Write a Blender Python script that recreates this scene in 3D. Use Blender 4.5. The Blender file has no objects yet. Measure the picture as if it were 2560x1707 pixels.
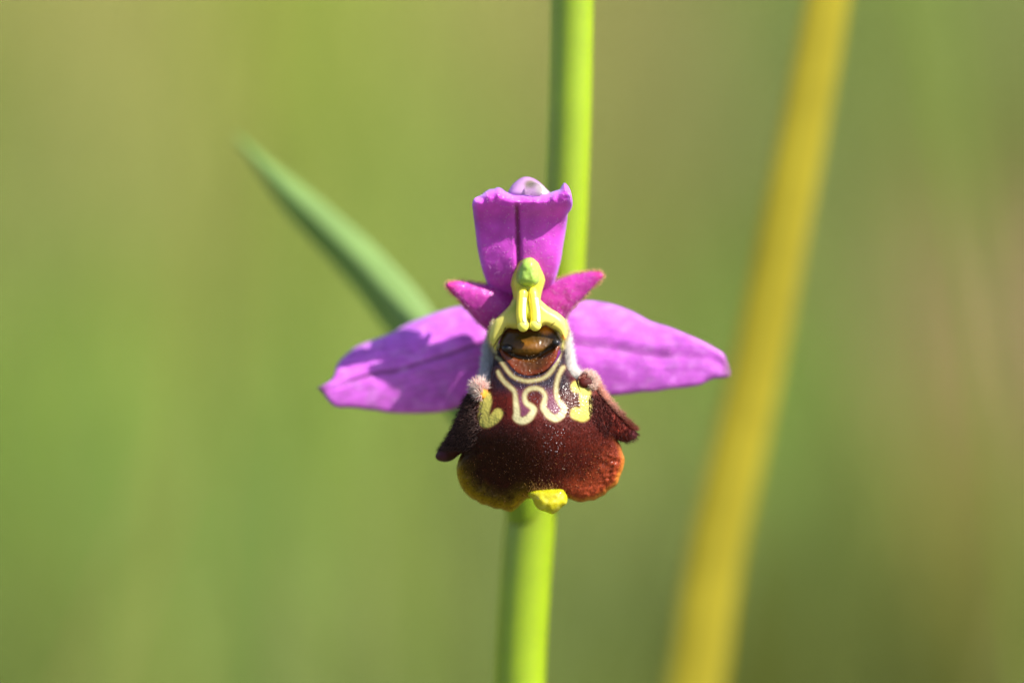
import bpy, math, random
import numpy as np
from mathutils import Vector, Matrix
from mathutils.geometry import delaunay_2d_cdt

rng = np.random.default_rng(7)
random.seed(7)
scene = bpy.context.scene
col = scene.collection

# ------------------------------------------------------------------ camera
PITCH = math.radians(10.0)
DIST = 0.250                      # camera to focus plane, metres
FRAME = 0.064                     # width of the focus plane seen, metres
FOCUS_H = 0.205                   # height of the picture centre above the ground
FWD = Vector((0, math.cos(PITCH), -math.sin(PITCH)))
UP = Vector((0, math.sin(PITCH), math.cos(PITCH)))
CENTRE = Vector((0, 0, FOCUS_H))
CAM = CENTRE - FWD * DIST
cd = bpy.data.cameras.new('camera')
cam = bpy.data.objects.new('camera', cd)
col.objects.link(cam)
cam.location = CAM
cam.rotation_euler = (math.radians(90) - PITCH, 0, 0)
cd.sensor_width = 36.0
cd.lens = 36.0 * DIST / FRAME
cd.clip_start = 0.01
cd.clip_end = 500
cd.dof.use_dof = True
cd.dof.focus_distance = DIST - 0.0004
cd.dof.aperture_fstop = cd.lens / 17.0
scene.camera = cam

# ------------------------------------------------------------------ light
SUN_C = Vector((0.98, 1.06, 0.60)).normalized()          # right, up, towards the camera
SUN = Vector((1, 0, 0)) * SUN_C.x + UP * SUN_C.y - FWD * SUN_C.z
SUN.normalize()
sun_el = math.asin(SUN.z)
sun_az = math.atan2(SUN.x, SUN.y)
w = bpy.data.worlds.new('World')
scene.world = w
w.use_nodes = True
nt = w.node_tree
bg = nt.nodes['Background']
sky = nt.nodes.new('ShaderNodeTexSky')
sky.sky_type = 'NISHITA'
sky.sun_disc = False
sky.sun_elevation = sun_el
sky.sun_rotation = sun_az
nt.links.new(sky.outputs[0], bg.inputs[0])
bg.inputs[1].default_value = 0.085
sl = bpy.data.lights.new('sun', 'SUN')
sl.energy = 5.0
sl.angle = math.radians(0.53)
sl.color = (1.0, 0.955, 0.87)
so = bpy.data.objects.new('sun', sl)
col.objects.link(so)
so.rotation_euler = SUN.to_track_quat('Z', 'Y').to_euler()
so.location = (0.5, -0.5, 1.5)

vs = scene.view_settings
vs.view_transform = 'Standard'
vs.look = 'None'
vs.gamma = 1.0
vs.exposure = 1.15
vs.use_curve_mapping = False
scene.render.engine = 'CYCLES'
scene.cycles.use_denoising = True
scene.cycles.use_adaptive_sampling = False
scene.cycles.denoising_input_passes = 'RGB_ALBEDO'
scene.cycles.denoising_prefilter = 'ACCURATE'
scene.cycles.max_bounces = 10
scene.cycles.sample_clamp_indirect = 6.0


# ------------------------------------------------------------------ helpers
def lin(c):
    out = []
    for v in c[:3]:
        v = v / 255.0
        out.append(v / 12.92 if v <= 0.04045 else ((v + 0.055) / 1.055) ** 2.4)
    return np.array(out)


def W(px, py, d):
    """photo pixel (2560 wide) and millimetres in front of the focus plane -> world points"""
    px = np.asarray(px, float); py = np.asarray(py, float); d = np.asarray(d, float) * 0.001
    s = (DIST - d) / DIST
    r = (px - 1280.0) / 2560.0 * FRAME * s
    u = (853.5 - py) / 2560.0 * FRAME * s
    t = DIST - d
    C = np.array(CAM); F = np.array(FWD); U = np.array(UP)
    P = C + t[..., None] * F + u[..., None] * U
    P[..., 0] += r
    return P


def zr(ox, oy, k):
    return lambda pts: [(ox + x * k, oy + y * k) for x, y in pts]


Z1 = zr(1060, 880, 580 / 2115.0)
Z2 = zr(1080, 420, 460 / 2121.0)
Z3 = zr(1100, 620, 440 / 1916.0)
Z4 = zr(780, 720, 480 / 2214.0)
Z5 = zr(1380, 720, 480 / 2214.0)
Z6 = zr(560, 320, 600 / 1742.0)
ZC = zr(1220, 770, 220 / 1916.0)
ZP = zr(1150, 920, 380 / 2352.0)
ZD = zr(1170, 430, 280 / 2352.0)


def spline(pts, step, closed=False):
    p = np.array(pts, float)
    n = len(p)
    out = []
    for i in range(n if closed else n - 1):
        if closed:
            a, b, c, d_ = p[(i - 1) % n], p[i], p[(i + 1) % n], p[(i + 2) % n]
        else:
            a, b, c, d_ = p[max(i - 1, 0)], p[i], p[i + 1], p[min(i + 2, n - 1)]
        m = max(1, int(round(np.linalg.norm(c[:2] - b[:2]) / step)))
        for k in range(m):
            t = k / m
            out.append(0.5 * ((2 * b) + (-a + c) * t + (2 * a - 5 * b + 4 * c - d_) * t * t + (-a + 3 * b - 3 * c + d_) * t ** 3))
    if not closed:
        out.append(p[-1])
    return np.array(out)


def seg_dist(P, poly, closed=False):
    """distance of points to a polyline and the parameter (0..1) of the nearest spot"""
    A = poly[:, :2]
    B = np.roll(A, -1, 0) if closed else A[1:]
    A = A if closed else A[:-1]
    best = np.full(len(P), 1e9); par = np.zeros(len(P))
    n = len(A)
    for i in range(n):
        e = B[i] - A[i]
        L = e @ e + 1e-12
        q = P - A[i]
        t = np.clip((q @ e) / L, 0, 1)
        dd = np.hypot(q[:, 0] - t * e[0], q[:, 1] - t * e[1])
        m = dd < best
        best[m] = dd[m]; par[m] = (i + t[m]) / n
    return best, par


def inside(P, poly):
    x, y = P[:, 0], P[:, 1]
    r = np.zeros(len(P), bool)
    n = len(poly)
    j = n - 1
    for i in range(n):
        xi, yi = poly[i]; xj, yj = poly[j]
        c = ((yi > y) != (yj > y)) & (x < (xj - xi) * (y - yi) / (yj - yi + 1e-12) + xi)
        r ^= c
        j = i
    return r


def smooth01(x, a, b):
    t = np.clip((x - a) / (b - a), 0, 1)
    return t * t * (3 - 2 * t)


_nz = [(rng.normal(size=2), rng.uniform(0, 6.28)) for _ in range(14)]


def noise(x, y, scale, seed=0):
    r = 0
    for k in range(7):
        v, p = _nz[(k + seed * 3) % 14]
        f = (0.6 + 0.28 * k) / scale
        th = k * 1.9 + seed
        r = r + np.sin((x * math.cos(th) + y * math.sin(th)) * f * 6.28 / 2 + p + 1.3 * np.sin((y * math.cos(th) - x * math.sin(th)) * f * 2.1 + p * 2))
    return r / 7.0


BASE = Vector((0, 0, 0))          # set below to the orchid's base


def link_mesh(name, verts, faces, mat, parent=None, colors=None, smooth=True, extra=None):
    me = bpy.data.meshes.new(name)
    me.from_pydata([tuple(v) for v in verts], [], [tuple(f) for f in faces])
    me.update()
    if smooth:
        me.polygons.foreach_set('use_smooth', np.ones(len(me.polygons), bool))
    if colors is not None:
        ca = me.color_attributes.new('Col', 'FLOAT_COLOR', 'POINT')
        c4 = np.ones((len(verts), 4), np.float32)
        c4[:, :3] = colors
        ca.data.foreach_set('color', c4.ravel())
    if extra:
        for k, v in extra.items():
            a = me.attributes.new(k, 'FLOAT', 'POINT')
            a.data.foreach_set('value', np.asarray(v, np.float32))
    me.materials.append(mat)
    o = bpy.data.objects.new(name, me)
    col.objects.link(o)
    if parent:
        o.parent = parent
    return o


def tag(o, label=None, cat=None, group=None, kind=None):
    if label: o['label'] = label
    if cat: o['category'] = cat
    if group: o['group'] = group
    if kind: o['kind'] = kind
    return o


def shape(name, outline, spacing, depth, R, h, hb, color, mat, parent, relax=6, relief=None, closed_spline=True, origin=None, rim=None):
    """a closed, rounded body whose outline is the polygon: front at depth()+h, back at depth()-hb"""
    ol = spline(outline, spacing, True) if closed_spline else np.array(outline, float)
    xmin, ymin = ol.min(0); xmax, ymax = ol.max(0)
    gx = np.arange(xmin, xmax, spacing)
    gy = np.arange(ymin, ymax, spacing * 0.866)
    X, Y = np.meshgrid(gx, gy)
    X = X + (np.arange(len(gy)) % 2)[:, None] * spacing * 0.5
    P = np.stack([X.ravel(), Y.ravel()], 1)
    P = P + rng.normal(size=P.shape) * spacing * 0.06
    P = P[inside(P, ol)]
    dd, _ = seg_dist(P, ol, True)
    P = P[dd > spacing * 0.55]
    allp = np.concatenate([ol, P])
    nb = len(ol)
    vc = [Vector((float(a), float(-b))) for a, b in allp]
    ed = [(i, (i + 1) % nb) for i in range(nb)]
    V, E, F, *_ = delaunay_2d_cdt(vc, ed, [], 1, 1e-6)
    V = np.array([(v.x, -v.y) for v in V])
    F = np.array([f[:3] for f in F])
    a, b, c = V[F[:, 0]], V[F[:, 1]], V[F[:, 2]]
    ar = (b[:, 0] - a[:, 0]) * (c[:, 1] - a[:, 1]) - (b[:, 1] - a[:, 1]) * (c[:, 0] - a[:, 0])
    F[ar > 0] = F[ar > 0][:, ::-1]
    n = len(V)
    dist, _ = seg_dist(V, ol, True)
    bmask = dist < 1e-3 * spacing + 1e-4
    edge = dist if rim is None else np.min([seg_dist(V, spline(r_, spacing))[0] for r_ in rim], axis=0)
    t = np.clip(edge / R, 0, 1)
    prof = np.sqrt(np.maximum(0, 1 - (1 - t) ** 2))
    ei = np.concatenate([F[:, [0, 1]], F[:, [1, 2]], F[:, [2, 0]]])
    ei = np.concatenate([ei, ei[:, ::-1]])
    deg = np.bincount(ei[:, 0], minlength=n).astype(float)
    deg[deg == 0] = 1
    for _ in range(relax):
        av = np.bincount(ei[:, 0], weights=prof[ei[:, 1]], minlength=n) / deg
        prof = np.where(bmask, prof if rim is not None else 0, prof * 0.4 + av * 0.6)
    d0 = depth(V[:, 0], V[:, 1])
    df = d0 + h * prof
    if relief is not None:
        df = df + relief(V[:, 0], V[:, 1], dist) * np.minimum(1, prof * 2)
    db = d0 - hb * prof
    if rim is not None:
        bmask = bmask & (edge < 1e-3 * spacing + 1e-4)
    front = W(V[:, 0], V[:, 1], df)
    inner = np.where(~bmask)[0]
    back = W(V[inner, 0], V[inner, 1], db[inner])
    mp = np.arange(n)
    mp[inner] = n + np.arange(len(inner))
    Fb = mp[F][:, ::-1]
    verts = np.concatenate([front, back]) - np.array(origin if origin is not None else BASE)
    faces = np.concatenate([F, Fb])
    cols = color(V[:, 0], V[:, 1], dist)
    cols = np.concatenate([cols, cols[inner]])
    o = link_mesh(name, verts.tolist(), faces.tolist(), mat, parent, cols)
    nrm = np.zeros((n, 3))
    fn = np.cross(front[F[:, 1]] - front[F[:, 0]], front[F[:, 2]] - front[F[:, 0]])
    for k in range(3):
        for ax in range(3):
            nrm[:, ax] += np.bincount(F[:, k], weights=fn[:, ax], minlength=n)
    nrm /= np.linalg.norm(nrm, axis=1, keepdims=True) + 1e-20
    return o, dict(V=V, d=df, pos=front, nrm=nrm, dist=dist, ol=ol, db=d0)


def tube_mesh(path, radii, sides=16, cap=True, flat=1.0):
    path = np.array(path, float); n = len(path)
    verts = []; faces = []
    tan = np.gradient(path, axis=0)
    tan /= np.linalg.norm(tan, axis=1, keepdims=True)
    ref = np.array((0.3, -1.0, 0.1))
    for i in range(n):
        t = tan[i]
        u = ref - t * (ref @ t); u /= np.linalg.norm(u)
        v = np.cross(t, u)
        for k in range(sides):
            a = 2 * math.pi * k / sides
            verts.append(path[i] + radii[i] * (u * math.cos(a) * flat + v * math.sin(a)))
    for i in range(n - 1):
        for k in range(sides):
            k2 = (k + 1) % sides
            faces.append((i * sides + k, i * sides + k2, (i + 1) * sides + k2, (i + 1) * sides + k))
    if cap:
        for i, rev in ((0, True), (n - 1, False)):
            c = len(verts); verts.append(path[i])
            for k in range(sides):
                f = (i * sides + k, i * sides + (k + 1) % sides, c)
                faces.append(f[::-1] if rev else f)
    return np.array(verts), faces


def hairs(name, pos, direc, length, width, color, mat, parent, curl=0.25, droop=None, seglen=3):
    """fine tapering bristles, three-sided, bent"""
    n = len(pos)
    pos = np.asarray(pos); direc = np.asarray(direc, float)
    direc = direc / (np.linalg.norm(direc, axis=1, keepdims=True) + 1e-20)
    length = np.broadcast_to(np.asarray(length, float), n); width = np.broadcast_to(np.asarray(width, float), n)
    rnd = rng.normal(size=(n, 3))
    u = np.cross(direc, rnd); u /= np.linalg.norm(u, axis=1, keepdims=True) + 1e-20
    v = np.cross(direc, u)
    bend = u * (rng.normal(size=(n, 1)) * curl)
    if droop is not None:
        bend = bend + np.array(droop)
    V = np.zeros((n, 3 * seglen + 1, 3))
    for s in range(seglen):
        t = s / seglen
        c = pos + direc * (length * t)[:, None] + bend * (length * t * t)[:, None]
        for k in range(3):
            a = 2 * math.pi * k / 3
            V[:, s * 3 + k] = c + (u * math.cos(a) + v * math.sin(a)) * (width * (1 - 0.6 * t))[:, None]
    V[:, -1] = pos + direc * length[:, None] + bend * length[:, None]
    f = []
    for s in range(seglen - 1):
        for k in range(3):
            k2 = (k + 1) % 3
            f += [(s * 3 + k, s * 3 + k2, s * 3 + 3 + k2), (s * 3 + k, s * 3 + 3 + k2, s * 3 + 3 + k)]
    s = (seglen - 1) * 3; tip = 3 * seglen
    f += [(s, s + 1, tip), (s + 1, s + 2, tip), (s + 2, s, tip)]
    f = np.array(f)
    m = 3 * seglen + 1
    faces = (f[None] + (np.arange(n) * m)[:, None, None]).reshape(-1, 3)
    verts = V.reshape(-1, 3) - np.array(BASE)
    cols = np.repeat(np.broadcast_to(color, (n, 3)), m, axis=0)
    o = link_mesh(name, verts.tolist(), faces.tolist(), mat, parent, cols)
    o['kind'] = 'stuff'
    return o


def material(name, rough=0.5, spec=0.4, trans=0.0, sheen=0.0, bump=None, coat=0.0, sss=0.0, var=None, color=None, trans_tint=(1, 1, 1)):
    m = bpy.data.materials.new(name)
    m.use_nodes = True
    t = m.node_tree
    p = t.nodes['Principled BSDF']
    outn = t.nodes['Material Output']
    tc = t.nodes.new('ShaderNodeTexCoord')
    if color is None:
        at = t.nodes.new('ShaderNodeVertexColor'); at.layer_name = 'Col'
        csock = at.outputs['Color']
    else:
        rgb = t.nodes.new('ShaderNodeRGB'); rgb.outputs[0].default_value = (*color, 1)
        csock = rgb.outputs[0]
    if var:
        scale, amt = var
        nz = t.nodes.new('ShaderNodeTexNoise'); nz.inputs['Scale'].default_value = scale
        nz.inputs['Detail'].default_value = 5
        t.links.new(tc.outputs['Object'], nz.inputs['Vector'])
        mr = t.nodes.new('ShaderNodeMapRange')
        mr.inputs['From Min'].default_value = 0.3; mr.inputs['From Max'].default_value = 0.7
        mr.inputs['To Min'].default_value = 1 - amt; mr.inputs['To Max'].default_value = 1 + amt
        t.links.new(nz.outputs['Fac'], mr.inputs['Value'])
        mx = t.nodes.new('ShaderNodeVectorMath'); mx.operation = 'SCALE'
        t.links.new(csock, mx.inputs[0]); t.links.new(mr.outputs[0], mx.inputs['Scale'])
        csock = mx.outputs[0]
    t.links.new(csock, p.inputs['Base Color'])
    p.inputs['Roughness'].default_value = rough
    p.inputs['Specular IOR Level'].default_value = spec
    p.inputs['Sheen Weight'].default_value = sheen
    p.inputs['Sheen Roughness'].default_value = 0.4
    p.inputs['Coat Weight'].default_value = coat
    p.inputs['Coat Roughness'].default_value = 0.13
    if sss:
        p.inputs['Subsurface Weight'].default_value = sss
        p.inputs['Subsurface Radius'].default_value = (1.0, 0.8, 0.4)
        p.inputs['Subsurface Scale'].default_value = 0.0006
    if bump:
        hs = None
        for kind, scale, strength, dst in bump:
            if kind == 'v':
                tx = t.nodes.new('ShaderNodeTexVoronoi'); tx.inputs['Scale'].default_value = scale
                o_ = tx.outputs['Distance']
            else:
                tx = t.nodes.new('ShaderNodeTexNoise'); tx.inputs['Scale'].default_value = scale
                tx.inputs['Detail'].default_value = 3
                o_ = tx.outputs['Fac']
            t.links.new(tc.outputs['Object'], tx.inputs['Vector'])
            bn = t.nodes.new('ShaderNodeBump')
            bn.inputs['Strength'].default_value = strength
            bn.inputs['Distance'].default_value = dst
            bn.invert = (kind == 'v')
            t.links.new(o_, bn.inputs['Height'])
            if hs: t.links.new(hs, bn.inputs['Normal'])
            hs = bn.outputs[0]
        t.links.new(hs, p.inputs['Normal'])
        t.links.new(hs, p.inputs['Coat Normal'])
    if trans:
        tr = t.nodes.new('ShaderNodeBsdfTranslucent')
        tm = t.nodes.new('ShaderNodeVectorMath'); tm.operation = 'MULTIPLY'
        tm.inputs[1].default_value = trans_tint
        t.links.new(csock, tm.inputs[0])
        t.links.new(tm.outputs[0], tr.inputs['Color'])
        mix = t.nodes.new('ShaderNodeMixShader'); mix.inputs[0].default_value = trans
        t.links.new(p.outputs[0], mix.inputs[1]); t.links.new(tr.outputs[0], mix.inputs[2])
        t.links.new(mix.outputs[0], outn.inputs['Surface'])
    return m


M_sepal = material('purple_sepal', rough=0.45, spec=0.3, trans=0.32, sheen=0.2, var=(1100, 0.16), coat=0.3,
                   bump=[('n', 1200, 0.15, 0.0002), ('v', 11000, 0.32, 0.00005)])
M_petal = material('magenta_petal', rough=0.45, spec=0.3, trans=0.3, sheen=0.2, var=(1200, 0.10), coat=0.25,
                   bump=[('n', 2000, 0.1, 0.0002), ('v', 11000, 0.32, 0.00005)])
M_lip = material('velvety_lip', rough=0.42, spec=0.13, var=(1200, 0.12), coat=0.06, bump=[('v', 6500, 0.4, 0.00005)])
M_fleshlip = material('lobe_flesh', rough=0.6, spec=0.12, var=(1500, 0.15))
M_velvet = material('velvet_bristle', rough=0.4, spec=0.15)
M_glint = material('glint_papilla', rough=0.2, spec=0.6, trans=0.2)
M_gloss = material('glossy_brown', rough=0.3, spec=0.3, coat=0.15, var=(2500, 0.2),
                   bump=[('n', 3500, 0.12, 0.0001)])
M_column = material('waxy_column', rough=0.38, spec=0.35, sss=0.35, var=(1500, 0.05),
                    bump=[('n', 2500, 0.12, 0.0001)])
M_append = material('yellow_flesh', rough=0.28, spec=0.5, sss=0.8, var=(1500, 0.10), bump=[('n', 2000, 0.25, 0.0001)])
M_hair = material('bristle', rough=0.4, spec=0.4, trans=0.45)
M_stem = material('stem_green', rough=0.33, spec=0.7, sss=0.9, var=(300, 0.08))
_p = M_stem.node_tree.nodes['Principled BSDF']
_p.inputs['Subsurface Scale'].default_value = 0.0022
_p.inputs['Subsurface Radius'].default_value = (0.8, 1.0, 0.25)
M_leaf = material('bract_green', rough=0.36, spec=0.7, trans=0.4, var=(350, 0.08))
M_grass = material('meadow_blade', rough=0.8, spec=0.1, trans=0.4)
M_straw = material('straw', rough=0.6, spec=0.2, trans=0.55, var=(200, 0.10))

# ------------------------------------------------------------------ ground and meadow
def soil_material():
    m = bpy.data.materials.new('soil')
    m.use_nodes = True
    t = m.node_tree; p = t.nodes['Principled BSDF']
    tc = t.nodes.new('ShaderNodeTexCoord')
    nz = t.nodes.new('ShaderNodeTexNoise'); nz.inputs['Scale'].default_value = 9; nz.inputs['Detail'].default_value = 8
    t.links.new(tc.outputs['Object'], nz.inputs['Vector'])
    cr = t.nodes.new('ShaderNodeValToRGB')
    cr.color_ramp.elements[0].position = 0.35; cr.color_ramp.elements[0].color = (0.05, 0.06, 0.018, 1)
    cr.color_ramp.elements[1].position = 0.7; cr.color_ramp.elements[1].color = (0.14, 0.13, 0.05, 1)
    t.links.new(nz.outputs['Fac'], cr.inputs[0]); t.links.new(cr.outputs[0], p.inputs['Base Color'])
    p.inputs['Roughness'].default_value = 0.95
    return m


gn = 41
gxs = np.sinh(np.linspace(-6, 6, gn)) / math.sinh(6) * 300
gv = [(x, y, 0.0 if abs(x) < 4 and abs(y) < 6 else 0.004 * math.sin(x) * math.cos(y)) for y in gxs for x in gxs]
gf = [(j * gn + i, j * gn + i + 1, (j + 1) * gn + i + 1, (j + 1) * gn + i) for j in range(gn - 1) for i in range(gn - 1)]
ground = link_mesh('ground', gv, gf, soil_material())
tag(ground, kind='structure')

# tufts seen as soft patches behind the flower: photo pixel, radius in pixels, colour of the plants there
PATCH = [
    (300, 120, 330, (174, 166, 88)), (400, 420, 260, (172, 164, 90)), (90, 250, 220, (138, 148, 66)),
    (760, 220, 330, (164, 174, 66)), (1000, 420, 300, (160, 172, 78)), (1100, 60, 200, (170, 164, 84)),
    (1640, 250, 260, (154, 146, 80)), (1700, 560, 220, (150, 148, 74)), (1880, 250, 170, (136, 150, 86)),
    (2230, 130, 240, (134, 152, 66)), (2450, 120, 190, (146, 150, 80)), (2250, 420, 250, (126, 138, 62)),
    (2480, 400, 200, (120, 126, 56)), (2100, 560, 230, (138, 144, 80)), (2540, 610, 170, (106, 94, 34)),
    (2480, 900, 250, (196, 156, 116)), (2330, 760, 160, (152, 138, 80)), (2060, 950, 260, (130, 166, 64)),
    (2120, 1200, 240, (140, 168, 72)), (2520, 1080, 150, (136, 110, 52)), (2420, 1320, 210, (166, 156, 76)),
    (2280, 1520, 300, (86, 92, 30)), (2080, 1650, 220, (98, 104, 38)), (2350, 1180, 150, (124, 116, 46)),
    (2520, 1550, 150, (122, 112, 46)), (1680, 1300, 200, (160, 156, 86)), (1560, 1100, 200, (158, 168, 82)),
    (1500, 1500, 220, (146, 164, 90)), (1460, 1680, 160, (102, 118, 52)), (1700, 1640, 180, (118, 122, 44)),
    (1150, 1350, 200, (124, 128, 66)), (1060, 1620, 200, (112, 124, 60)), (820, 1560, 220, (160, 164, 92)),
    (560, 1450, 260, (136, 176, 74)), (330, 1620, 240, (144, 158, 70)), (90, 1600, 240, (122, 138, 64)),
    (60, 1200, 200, (132, 168, 60)), (400, 1250, 280, (160, 176, 92)), (300, 980, 260, (146, 172, 64)),
    (640, 1150, 240, (152, 176, 80)), (700, 850, 260, (144, 162, 70)), (480, 700, 280, (160, 156, 80)),
    (150, 620, 240, (140, 148, 74)), (900, 1200, 200, (148, 172, 72)),
]
pp = np.array([[a, b] for a, b, _, _ in PATCH], float)
pr = np.array([c for _, _, c, _ in PATCH], float)
pc = np.array([lin(c) for _, _, _, c in PATCH]) * 0.85 + lin((142, 150, 72)) * 0.15
pc = pc * np.array((0.97, 1.0, 1.22))


def project(P):
    q = P - np.array(CAM)
    z = q @ np.array(FWD); u = q @ np.array(UP); x = q[:, 0]
    return 1280 + x / z * DIST / FRAME * 2560, 853.5 - u / z * DIST / FRAME * 2560


def meadow(name, n, x0, x1, y0, y1, hmin, hmax, wmin, wmax, pick):
    y = y0 + (y1 - y0) * rng.random(n) ** 1.15
    x = x0 + (x1 - x0) * rng.random(n)
    x = x * (0.35 + 0.35 * (y + 0.25))
    hgt = rng.uniform(hmin, hmax, n)
    wd = rng.uniform(wmin, wmax, n)
    az = rng.uniform(0, 6.283, n)
    lean = rng.uniform(0.05, 0.55, n)
    base = np.stack([x, y, np.full(n, -0.002)], 1)
    mid = base + np.stack([np.zeros(n), np.zeros(n), hgt * 0.62], 1)
    fx, fy = project(mid)
    wgt = np.exp(-((fx[:, None] - pp[:, 0]) ** 2 + (fy[:, None] - pp[:, 1]) ** 2) / (2 * (pr[None] * 0.5) ** 2)) + 1e-9
    wgt = wgt ** 2.0
    c = (wgt @ pc) / wgt.sum(1, keepdims=True)
    far = np.clip((np.abs(fx - 1280) - 1500) / 900, 0, 1)[:, None]
    c = c * (1 - far) + lin((140, 150, 68)) * far
    c = np.clip(c * pick(n) * 0.95, 0, 0.62)
    dirv = np.stack([np.cos(az), np.sin(az), np.zeros(n)], 1)
    side = np.stack([-np.sin(az), np.cos(az), np.zeros(n)], 1)
    V = np.zeros((n, 7, 3))
    for s, (t, k) in enumerate(((0, 0.8), (0.35, 1.0), (0.72, 0.7))):
        cpt = base + dirv * (lean * hgt * t * t)[:, None] + np.array((0, 0, 1)) * (hgt * t * (1 - 0.25 * lean * t))[:, None]
        V[:, 2 * s] = cpt - side * (wd * k / 2)[:, None]
        V[:, 2 * s + 1] = cpt + side * (wd * k / 2)[:, None]
    V[:, 6] = base + dirv * (lean * hgt)[:, None] + np.array((0, 0, 1)) * (hgt * (1 - 0.25 * lean))[:, None]
    f = np.array([(0, 1, 3), (0, 3, 2), (2, 3, 5), (2, 5, 4), (4, 5, 6)])
    faces = (f[None] + (np.arange(n) * 7)[:, None, None]).reshape(-1, 3)
    cols = np.repeat(c, 7, axis=0)
    return link_mesh(name, V.reshape(-1, 3).tolist(), faces.tolist(), M_grass, None, cols)


def pick_green(n):
    k = rng.uniform(0.85, 1.15, (n, 1))
    return np.concatenate([k * rng.uniform(0.93, 1.07, (n, 1)), k, k * rng.uniform(0.85, 1.2, (n, 1))], 1)


g1 = meadow('meadow_grass', 46000, -1.0, 1.0, 0.22, 3.2, 0.03, 0.11, 0.002, 0.005, pick_green)

# taller stems and blades standing between the flower and the sward, soft vertical streaks
nT = 120
ty = 0.09 + 0.5 * rng.random(nT) ** 0.8
tx = (rng.random(nT) * 2 - 1) * (0.10 + 0.22 * ty / 0.5)
keep = ~((np.abs(tx) < 0.03) & (ty < 0.16))
tx, ty = tx[keep], ty[keep]; nT = len(tx)
pal = np.array([lin(c) for c in ((150, 160, 70), (168, 158, 84), (128, 152, 62), (150, 160, 100), (112, 128, 50), (176, 164, 96))])
tb = []; tfc = []; tcl = []
for i in range(nT):
    hh = rng.uniform(0.16, 0.30); ww = rng.uniform(0.0016, 0.0042); az = rng.uniform(-0.6, 0.6); ln = rng.normal() * 0.16; cc_ = pal[rng.integers(0, 6)] * rng.uniform(0.8, 1.15)
    b0 = len(tb)
    for q_ in range(7):
        t = q_ / 6
        cx_ = tx[i] + ln * hh * t * t; cy_ = ty[i] + 0.1 * hh * t * t * math.sin(i)
        hw_ = ww * (1 - 0.75 * t) / 2
        tb += [(cx_ - hw_ * math.cos(az), cy_ - hw_ * math.sin(az), hh * t - 0.002), (cx_ + hw_ * math.cos(az), cy_ + hw_ * math.sin(az), hh * t - 0.002)]
        tcl += [cc_, cc_]
        if q_: tfc.append((b0 + 2 * q_ - 2, b0 + 2 * q_ - 1, b0 + 2 * q_ + 1, b0 + 2 * q_))
g2 = link_mesh('tall_grass', tb, tfc, M_grass, None, np.array(tcl))
tag(g2, 'thin taller grass blades blurred between the orchid and the meadow', 'grass', kind='stuff')
tag(g1, 'soft blurred green and straw coloured meadow grass behind the orchid', 'grass', kind='stuff')

# ------------------------------------------------------------------ the orchid
stem_px = [(1430, -700, -5.0), (1432, -300, -6.2), (1430, 0, -7.0), (1424, 300, -7.6), (1410, 600, -8.2), (1384, 900, -8.8),
           (1338, 1200, -9.4), (1313, 1450, -9.8), (1299, 1707, -10.2), (1290, 2100, -10.6)]
low = W(1290, 2100, -10.6)
foot = Vector((float(low[0]) - 0.004, float(low[1]) + 0.006, 0.0))
BASE = foot
orchid = bpy.data.objects.new('bee_orchid', None)
orchid.empty_display_size = 0.02
col.objects.link(orchid)
orchid.location = foot
tag(orchid, 'flowering bee orchid with purple sepals, brown patterned lip and green stem', 'orchid')

sp = spline(stem_px, 40)
path = [W(a, b, c) for a, b, c in sp]
rad = [0.00138 + 0.00026 * smooth01(np.array(b), 200, 1500) - 0.0006 * smooth01(np.array(-b), 100, 700) for a, b, c in sp]
last = np.array(path[-1])
end = np.array(foot) + np.array((0, 0, -0.003))
for k in range(1, 25):
    t = k / 24
    path.append(last * (1 - t) + end * t + np.array((0.002 * math.sin(t * 3.1), 0.001 * math.sin(t * 3.1), 0)))
    rad.append(0.00164 + 0.0005 * t)
tv, tf = tube_mesh(path, [float(r) for r in rad], 28)
tcol = np.tile(lin((132, 154, 12)), (len(tv), 1))
stem = link_mesh('stem', tv - np.array(BASE), tf, M_stem, orchid, tcol)

# bract: a keeled leaf rising behind the flower to the upper left
mid_b = spline([(585, 336, -21), (655, 412, -20.2), (740, 500, -19.2), (885, 640, -17.6), (995, 765, -16.0), (1085, 890, -14.4), (1170, 1010, -13.0),
                (1240, 1130, -12.2), (1290, 1250, -11.6), (1316, 1380, -11.0), (1322, 1480, -10.4)], 14)
hwid = np.interp(np.linspace(0, 1, len(mid_b)), [0, 0.06, 0.17, 0.31, 0.42, 0.65, 0.85, 1.0], [1, 16, 40, 53, 60, 58, 30, 22])
tg = np.gradient(mid_b[:, :2], axis=0); tg /= np.linalg.norm(tg, axis=1, keepdims=True)
nr = np.stack([tg[:, 1], -tg[:, 0]], 1)       # towards the upper right
bv = []; bc = []
NS = 15
for i in range(len(mid_b)):
    for k in range(NS):
        s = (k / (NS - 1)) * 2 - 1
        x = mid_b[i, 0] + nr[i, 0] * s * hwid[i]; y = mid_b[i, 1] + nr[i, 1] * s * hwid[i]
        dd = mid_b[i, 2] - 0.02 * hwid[i] * (abs(s) ** 1.3) * (0.45 if s > 0 else 1.3)
        bv.append(W(x, y, dd)); bc.append(lin((138, 170, 94)) if abs(s) > 0.06 else lin((146, 178, 106)))
m = len(bv)
nb_ = np.array(bv)
thick = np.array(FWD) * 0.00025
bv2 = np.concatenate([nb_, nb_ + thick])
bf = []
for i in range(len(mid_b) - 1):
    for k in range(NS - 1):
        a = i * NS + k
        bf.append((a, a + NS, a + NS + 1, a + 1)); bf.append((m + a, m + a + 1, m + a + NS + 1, m + a + NS))
    a = i * NS; bf.append((a, m + a, m + a + NS, a + NS))
    a = i * NS + NS - 1; bf.append((a, a + NS, m + a + NS, m + a))
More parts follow.
